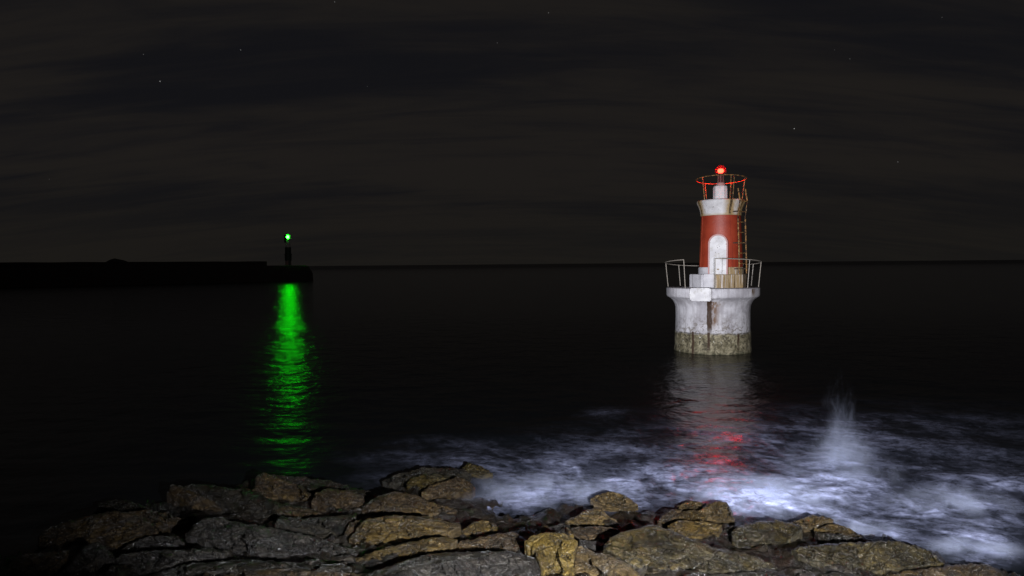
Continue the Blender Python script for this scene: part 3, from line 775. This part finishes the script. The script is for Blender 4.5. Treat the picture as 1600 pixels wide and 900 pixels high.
# crown (gallery block)
m, n, b = material('rust_edged_white_paint')
x, y, z = n.xyz(n.obj)
az = n.m('ARCTAN2', n.m('SUBTRACT', x, TX), n.m('MULTIPLY', y, -1.))
fine = n.noise(n.obj, 9, 6, .7); mid = n.noise(n.obj, 3.5, 5, .65)
col = n.mix(n.mr(mid, .35, .65), (.56, .54, .54), (.70, .68, .68))
azw = n.m('ADD', az, n.m('MULTIPLY', n.m('SUBTRACT', mid, .5), .30))
for a_ in (-66, 24, 60, 80):
    dd = n.m('ABSOLUTE', n.m('SUBTRACT', azw, R(a_)))
    col = n.mix(n.mr(dd, .05, .40, .9, 0), col, (.33, .20, .05))
    dd2 = n.m('ABSOLUTE', n.m('SUBTRACT', az, R(a_)))
    col = n.mix(n.m('MULTIPLY', n.mr(dd2, .035, .075, 1, 0), n.mr(fine, .35, .5)), col, (.05, .028, .010))
edge = n.mr(n.m('ADD', z, n.m('MULTIPLY', n.m('SUBTRACT', fine, .5), .12)), lz(340), lz(334), .75, 0)
col = n.mix(edge, col, (.38, .27, .11))
col = n.mix(n.mr(fine, .63, .69), col, (.09, .06, .035))
n.put(b.inputs['Base Color'], col); b.inputs['Roughness'].default_value = .65
n.put(b.inputs['Normal'], n.bump(fine, .03, .8))
M['crown'] = m
crown = link('gallery', lathe([(29.0 / s, lz(339)), (30.4 / s, lz(338.5)), (30.8 / s, lz(334)), (31.8 / s, lz(329)), (33.6 / s, lz(324)), (35.6 / s, lz(320)), (36.2 / s, lz(318)), (36 / s, lz(316)), (35 / s, lz(315)), (10 / s, lz(314.8))], 80, TX, 0,
     jit=lambda a, z: .014 * mnoise.fractal(Vector((math.cos(a) * 4, math.sin(a) * 4, z * 3)), .8, 2, 3)), M['crown'], LH)

# door with arched frame
dz0, dz1, dw = lz(428), lz(369.5), 12.2 / s
def arch_pts(hw, z0, z1):
    pts = [(-hw, z0)]
    for k in range(17):
        a = PI - PI * k / 16
        pts.append((hw * math.cos(a), z1 - hw + hw * math.sin(a)))
    pts.append((hw, z0)); return pts
DA = R(-8)
def door_frame_to_local(u, v, z):           # u across, v outward
    a = DA - PI / 2
    c = Vector((math.cos(a), math.sin(a))); t = Vector((-c.y, c.x))
    return Vector((TX + c.x * v + t.x * u, c.y * v + t.y * u, z))
def extrude_arch(hw, z0, z1, v0, v1, taper=True):
    bm = bmesh.new(); P = arch_pts(hw, z0, z1)
    fr = [bm.verts.new(door_frame_to_local(u, (tower_r(z) if taper else 0) + v1, z)) for u, z in P]
    bk = [bm.verts.new(door_frame_to_local(u, (tower_r(z) if taper else 0) + v0, z)) for u, z in P]
    bm.faces.new(fr)
    for i in range(len(P)):
        j = (i + 1) % len(P); bm.faces.new((fr[i], bk[i], bk[j], fr[j]))
    bmesh.ops.recalc_face_normals(bm, faces=bm.faces)
    return bm
door = link('door', extrude_arch(dw, dz0, dz1, -.3, .03), M['white'], LH, False)
bm = bmesh.new()
Po = arch_pts(dw + .075, dz0, dz1 + .075); Pi = arch_pts(dw + .006, dz0, dz1 + .006)
vs = []
for u, z in Po: vs.append([bm.verts.new(door_frame_to_local(u, tower_r(z) + .0 + q, z)) for q in (-.3, .055)])
ws = []
for u, z in Pi: ws.append([bm.verts.new(door_frame_to_local(u, tower_r(z) + .0 + q, z)) for q in (-.3, .055)])
for i in range(len(vs) - 1):
    bm.faces.new((vs[i][0], vs[i][1], vs[i + 1][1], vs[i + 1][0]))
    bm.faces.new((vs[i][1], ws[i][1], ws[i + 1][1], vs[i + 1][1]))
    bm.faces.new((ws[i][1], ws[i][0], ws[i + 1][0], ws[i + 1][1]))
bmesh.ops.recalc_face_normals(bm, faces=bm.faces)
M['frame'] = plain('faded_red_paint', (.46, .24, .22), .6)
link('door_frame', bm, M['frame'], door, False)
M['dark'] = plain('dark_iron', (.05, .035, .025), .6, .0, .5, 9)
for u, zq in ((-.02, 388), (.07, 386), (-.12, 395)):
    bm = bmesh.new()
    c = door_frame_to_local(u, tower_r(lz(zq)) + .03, lz(zq)); bmesh.ops.create_icosphere(bm, subdivisions=1, radius=.02, matrix=Matrix.Translation(c))
    link('bolt', bm, M['dark'], door)

# lantern pedestal, lantern, lamp
link('lantern_pedestal', lathe([(11 / s, lz(315.5)), (11 / s, lz(297)), (10.6 / s, lz(293.5)), (9.4 / s, lz(292.2))], 10, lx(1124.5), 0, a0=R(12)), M['white'], LH, False)
lan = link('lantern', lathe([(6.6 / s, lz(292.4)), (6.8 / s, lz(288.5)), (5.6 / s, lz(287))], 20, lx(1125), 0), M['frame'], LH)
M['iron_red'] = plain('faded_red_iron', (.16, .07, .06), .55, 0, .4, 8)
for k in range(4):
    a = R(45 + 90 * k + 10)
    link('lantern_bar', tube([(lx(1125) + 5.2 / s * math.cos(a), 5.2 / s * math.sin(a), lz(287.5)), (lx(1125) + 4.8 / s * math.cos(a), 4.8 / s * math.sin(a), lz(273))], .02, segs=6), M['iron_red'], lan)
link('lantern_core', lathe([(2.6 / s, lz(288)), (2.6 / s, lz(274))], 12, lx(1125), 0), plain('dark_red_core', (.10, .02, .02), .5), lan)
link('lantern_plate', lathe([(5.4 / s, lz(274.2)), (5.4 / s, lz(273))], 20, lx(1125), 0), M['iron_red'], lan)


def emit(name, col, strength):
    m = bpy.data.materials.new(name); m.use_nodes = True
    b = m.node_tree.nodes['Principled BSDF']
    b.inputs['Base Color'].default_value = (0, 0, 0, 1)
    b.inputs['Emission Color'].default_value = (*col, 1); b.inputs['Emission Strength'].default_value = strength
    return m


RED_S, GRN_S = 750., 270.
lamp_red = emit('red_lamp', (1., .50 / RED_S, .22 / RED_S), RED_S)
bm = lathe([(.2 / s, lz(273)), (3. / s, lz(272.)), (4.4 / s, lz(270.5)), (4.6 / s, lz(269)), (4.4 / s, lz(267.5)), (3. / s, lz(266)), (.2 / s, lz(265.5))], 24, lx(1125), 0)
core = link('lamp', bm, lamp_red, lan)
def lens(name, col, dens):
    # globe added to give the lamp a halo: clear skin, faint scattering inside
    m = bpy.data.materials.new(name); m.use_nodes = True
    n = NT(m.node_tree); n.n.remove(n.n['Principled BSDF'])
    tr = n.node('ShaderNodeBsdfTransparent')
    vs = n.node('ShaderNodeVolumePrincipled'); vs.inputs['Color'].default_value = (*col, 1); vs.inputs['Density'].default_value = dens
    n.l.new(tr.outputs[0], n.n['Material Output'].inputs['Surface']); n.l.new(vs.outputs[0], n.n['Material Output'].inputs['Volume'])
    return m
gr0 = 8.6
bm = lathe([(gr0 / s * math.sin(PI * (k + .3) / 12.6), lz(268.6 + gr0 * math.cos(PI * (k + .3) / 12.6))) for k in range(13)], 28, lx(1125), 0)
link('halo_globe', bm, lens('red_halo', (.98, .20, .15), .034), lan)

# rusty rail round the lamp, slightly tipped towards the shore
m, n, b = material('rusty_iron')
f1 = n.noise(n.obj, 7, 6, .7)
col = n.mix(n.mr(f1, .42, .56), (.045, .020, .010), (.34, .17, .045))
col = n.mix(n.mr(n.noise(n.obj, 11, 5, .7), .58, .66), col, (.42, .32, .20))
n.put(b.inputs['Base Color'], col); b.inputs['Roughness'].default_value = .7
n.put(b.inputs['Normal'], n.bump(f1, .01))
M['rust'] = m
def ring_pt(cx, r, z, az, tilt):
    a = R(az) - PI / 2
    return Vector((cx + r * math.cos(a), r * math.sin(a), z - math.sin(R(tilt)) * r * math.sin(a)))
GR = 37.5 / s; GZ = lz(282.3)
rail = link('guard_rail', tube([ring_pt(TX, GR, GZ, k * 7.5, 4.0) for k in range(48)], .023, segs=8, closed=True), M['rust'], LH)
def gz(az, tilt): return ring_pt(TX, GR, GZ, az, tilt)
for az in (-140, -47, 22, 30, 68, 155):
    p = gz(az, 4.0); q = ring_pt(TX, 33 / s, lz(315), az, 0)
    link('post', tube([p, q], .023, segs=6), M['rust'], rail)

# ladder up the right side
LA = R(50) - PI / 2
ld = Vector((math.cos(LA), math.sin(LA), 0)); lt = Vector((-ld.y, ld.x, 0))
def lad(u, z, off=.28): return Vector((TX, 0, z)) + ld * (tower_r(min(z, lz(345))) + off) + lt * u
ladder = None
zt = [lz(314), lz(318), lz(345), lz(380), lz(426)]
def lad_path(u): return [lad(u, lz(300), .30), lad(u, lz(318), .42), lad(u, lz(330), .36), lad(u, lz(345), .30), lad(u, lz(380), .30), lad(u, lz(427), .28)]
bm = tube(lad_path(-.29), .036, segs=8); tube(lad_path(.29), .036, bm, segs=8)
ladder = link('ladder', bm, M['rust'], LH)
for q in (319, 334.5, 350, 365.5, 381, 396.5, 412):
    link('rung', tube([lad(-.29, lz(q), .40 if q < 330 else .32), lad(.29, lz(q), .40 if q < 330 else .32)], .022, segs=6), M['rust'], ladder)
for q in (334, 381, 420):
    for u in (-.29, .29):
        link('bracket', tube([lad(u, lz(q), .34), lad(u, lz(q), -.05)], .035, segs=6), M['dark'], ladder)

# platform railing with a gap in front of the door
M['galv'] = plain('weathered_steel', (.34, .30, .25), .5, 0, .4, 6)
RR, RB, RZ = 71.6 / s, 68.0 / s, lz(410.3)
pts = [ring_pt(0, RR, RZ, a, 4.5) for a in range(3, 326, 6)] + [ring_pt(0, RR, RZ, 325, 4.5)]
rl = link('railing', tube(pts, .021, segs=8), M['galv'], LH)
for az in (3, 47, 80, 120, 160, 228, 265, 325):
    p = ring_pt(0, RR, RZ, az, 4.5); q = ring_pt(0, RB, lz(447.9), az, 0)
    link('post', tube([p, q], .021, segs=6), M['galv'], rl)

# ------------------------------------------------------------------ breakwater and green beacon
M['pier'] = plain('dark_masonry', (.04, .03, .026), .9, 0, .5, .6, .1)
e0 = at_z(-500, 461, 0); e1 = at_z(493, 438.5, 0)
ax = (e1 - e0).normalized(); nr = Vector((-ax.y, ax.x, 0))           # nr points away from the camera
L = (e1 - e0).length
BW = empty('breakwater', (e1.x, e1.y, 0), math.atan2(ax.y, ax.x))
tag(BW, 'long dark stone breakwater with a parapet, running in from the left', 'breakwater')
depth = lambda p: -(inv @ (p - CAM)).z
sp = F / depth(e1)
def height_for(px, py):                      # height above water of a pixel on the front line of the pier
    dr = ray(px, py); den = dr.x * ax.y - dr.y * ax.x
    t = ((e0.x - CAM.x) * ax.y - (e0.y - CAM.y) * ax.x) / den
    return CAM.z + dr.z * t, (CAM + dr * t - e0).dot(ax)
zt1, _ = height_for(480, 414.5); zp, _ = height_for(428, 408.0); _, lp = height_for(428, 408)
bm = bmesh.new()
secs = []
N = 90
for i in range(N + 1):
    u = -L + L * i / N
    k = i / N
    # front toe, front top, back top, back toe with a battered rounded nose at the end
    nose = sstep(-7., 0., u)
    j = lambda s_: .25 * mnoise.fractal(Vector((u * .25, s_, 1)), .8, 2, 3)
    zt_ = zt1 + .12 * mnoise.noise(Vector((u * .1, 3, 3)))
    wf = 1.0 * nose
    secs.append([bm.verts.new(Vector((u - .0, 0 + wf * 1.5 + j(1), -1.5))), bm.verts.new(Vector((u - nose * .2, .15 + wf * 1.6 + j(2), zt_ * .5))),
                 bm.verts.new(Vector((u - nose * 1.3, .6 + wf * 1.7 + j(3) * .6, zt_ * .93))), bm.verts.new(Vector((u - nose * 2.0, 1.0 + wf * 2, zt_))),
                 bm.verts.new(Vector((u - nose * 2.0, 11 - wf * 2, zt_))), bm.verts.new(Vector((u, 12 - wf * 1.5, -1.5)))])
for a, b in zip(secs, secs[1:]):
    for i in range(5): bm.faces.new((a[i], b[i], b[i + 1], a[i + 1]))
bm.faces.new(secs[-1]); bm.faces.new(secs[0][::-1])
bmesh.ops.recalc_face_normals(bm, faces=bm.faces)
body = link('pier_body', bm, M['pier'], BW)
bm = bmesh.new(); K = 60; ua = -L; ub = lp - L
rowv = []
for i in range(K + 1):
    u = ua + (ub - ua) * i / K; h = zp + .10 * mnoise.noise(Vector((u * .15, 8, 1)))
    rowv.append([bm.verts.new((u, 6.5, zt1 - .3)), bm.verts.new((u, 6.5, h)), bm.verts.new((u, 7.7, h)), bm.verts.new((u, 7.7, zt1 - .3))])
for a, b in zip(rowv, rowv[1:]):
    for i in range(3): bm.faces.new((a[i], b[i], b[i + 1], a[i + 1]))
bm.faces.new(rowv[-1]); bm.faces.new(rowv[0][::-1])
bmesh.ops.recalc_face_normals(bm, faces=bm.faces)
link('parapet', bm, M['pier'], BW)
# heap of stones behind the parapet
hz_, hu = height_for(192, 404)
bm = bmesh.new(); bmesh.ops.create_icosphere(bm, subdivisions=4, radius=1)
for v in bm.verts:
    k = 1 + .22 * mnoise.fractal(v.co * 2.2, .9, 2, 4)
    c = v.co * k
    v.co = Vector((c.x * 7.0, c.y * 3.0, (max(-.3, c.z) * math.exp(-(c.x * 1.5) ** 2) * 1.05) * (hz_ - zt1 - .05)))
mound = link('stone_heap', bm, M['pier'])
mound.location = e0 + ax * hu + nr * 10.5 + Vector((0, 0, zt1 - .1)); mound.rotation_euler.z = math.atan2(ax.y, ax.x)
tag(mound, 'low heap of dark stones showing above the breakwater parapet', 'stone heap')

zg, ug = height_for(450.5, 413.5)
gb = at_t(450.5, 413.5, depth(e0 + ax * ug) + 3.5); gb.z = zt1
sg = F / depth(gb)
GB = empty('harbour_beacon', gb, math.atan2(CAM.y - gb.y, CAM.x - gb.x) + PI / 2)
tag(GB, 'slim dark harbour beacon with a lit green lamp near the breakwater end', 'harbour beacon')
def gz_(py): return (413.5 - py) / sg
def gr_(p): return p / sg
M['gpink'] = plain('faded_pink_paint', (.30, .20, .17), .8)
M['ggreen'] = plain('dark_green_paint', (.018, .035, .020), .6)
M['gwhite'] = plain('dull_white_paint', (.55, .52, .46), .7)
link('foot', lathe([(gr_(4.6), 0), (gr_(4.4), gz_(406))], 24), M['gpink'], GB)
link('dark_box', box(gr_(.2), gr_(3.4), -gr_(5.1), -gr_(3.2), .02, gz_(406.2)), M['ggreen'], GB, False)  # dark box on the right half of the foot
link('lower_drum', lathe([(gr_(5.1), gz_(406)), (gr_(5.1), gz_(397))], 24), M['ggreen'], GB)
link('collar', lathe([(gr_(5.7), gz_(397)), (gr_(5.7), gz_(395.6))], 24), M['ggreen'], GB)
link('upper_drum', lathe([(gr_(4.6), gz_(395.6)), (gr_(4.5), gz_(385))], 24), M['ggreen'], GB)
link('lamp_pedestal', lathe([(gr_(3.7), gz_(385)), (gr_(3.4), gz_(378))], 20), M['gwhite'], GB)
gl = link('lantern', lathe([(gr_(1.2), gz_(378)), (gr_(1.2), gz_(372.6)), (gr_(2.3), gz_(372.2)), (gr_(2.3), gz_(371.4))], 16), M['gwhite'], GB)
lamp_green = emit('green_lamp', (.8 / GRN_S, 1., .9 / GRN_S), GRN_S)
link('lamp', lathe([(gr_(.2), gz_(371.6)), (gr_(1.7), gz_(371.2)), (gr_(2.1), gz_(369)), (gr_(1.6), gz_(367)), (gr_(.2), gz_(366.6))], 20), lamp_green, gl)
link('halo_globe', lathe([(gr_(4.9) * math.sin(PI * (k + .3) / 12.6), gz_(369. + 4.9 * math.cos(PI * (k + .3) / 12.6))) for k in range(13)], 24), lens('green_halo', (.2, .98, .3), .020), gl)  # last: scattering globe added for the green lamp's halo

sh_az = math.atan2(-ax.y, -ax.x) - GB.rotation_euler.z  # curved plate added to keep the green light off the parapet
bm = bmesh.new(); A = []
for k in range(13):
    a = sh_az + R(-42 + 7 * k)
    A.append([bm.verts.new((gr_(r_) * math.cos(a), gr_(r_) * math.sin(a), gz_(q))) for r_, q in ((5.1, 378), (5.1, 366), (5.4, 366), (5.4, 378))])
for a, b in zip(A, A[1:]):
    for k in range(4): bm.faces.new((a[k], b[k], b[(k + 1) % 4], a[(k + 1) % 4]))
bm.faces.new(A[0]); bm.faces.new(A[-1][::-1])
bmesh.ops.recalc_face_normals(bm, faces=bm.faces)
link('added_spill_shield', bm, M['ggreen'], gl)

# ------------------------------------------------------------------ unseen hand torches: one low right of the camera, one far left
TORCH = Vector((1.6, .4, 4.05))
def spot(name, tgt, power, size, blend, col=(.86, .90, 1.), radius=.04, src=None):
    src = src or TORCH
    l = bpy.data.lights.new(name, 'SPOT'); l.energy = power; l.spot_size = R(size); l.spot_blend = blend
    l.color = col; l.shadow_soft_size = radius
    o = bpy.data.objects.new(name, l); COL.objects.link(o); o.location = src
    o.rotation_euler = (tgt - src).to_track_quat('-Z', 'Y').to_euler()
    return o
spot('torch_beam', base + Vector((-.2, 0, 3.4)), 29000, 21, 1., src=Vector((-9., 4., 4.3)))
spot('torch_spill', at_z(1235, 775, 0.), 37000, 125, 1., (.93, .94, 1.))

# ------------------------------------------------------------------ render settings
sc.view_settings.view_transform = 'Standard'; sc.view_settings.look = 'None'
sc.view_settings.exposure = 0; sc.view_settings.gamma = 1; sc.view_settings.use_curve_mapping = False
sc.render.engine = 'CYCLES'
cy = sc.cycles
cy.use_denoising = True
try: cy.denoiser = 'OPENIMAGEDENOISE'
except Exception: pass
cy.max_bounces = 5; cy.diffuse_bounces = 2; cy.glossy_bounces = 3; cy.volume_bounces = 1
cy.sample_clamp_indirect = 2.0; cy.caustics_reflective = False; cy.caustics_refractive = False
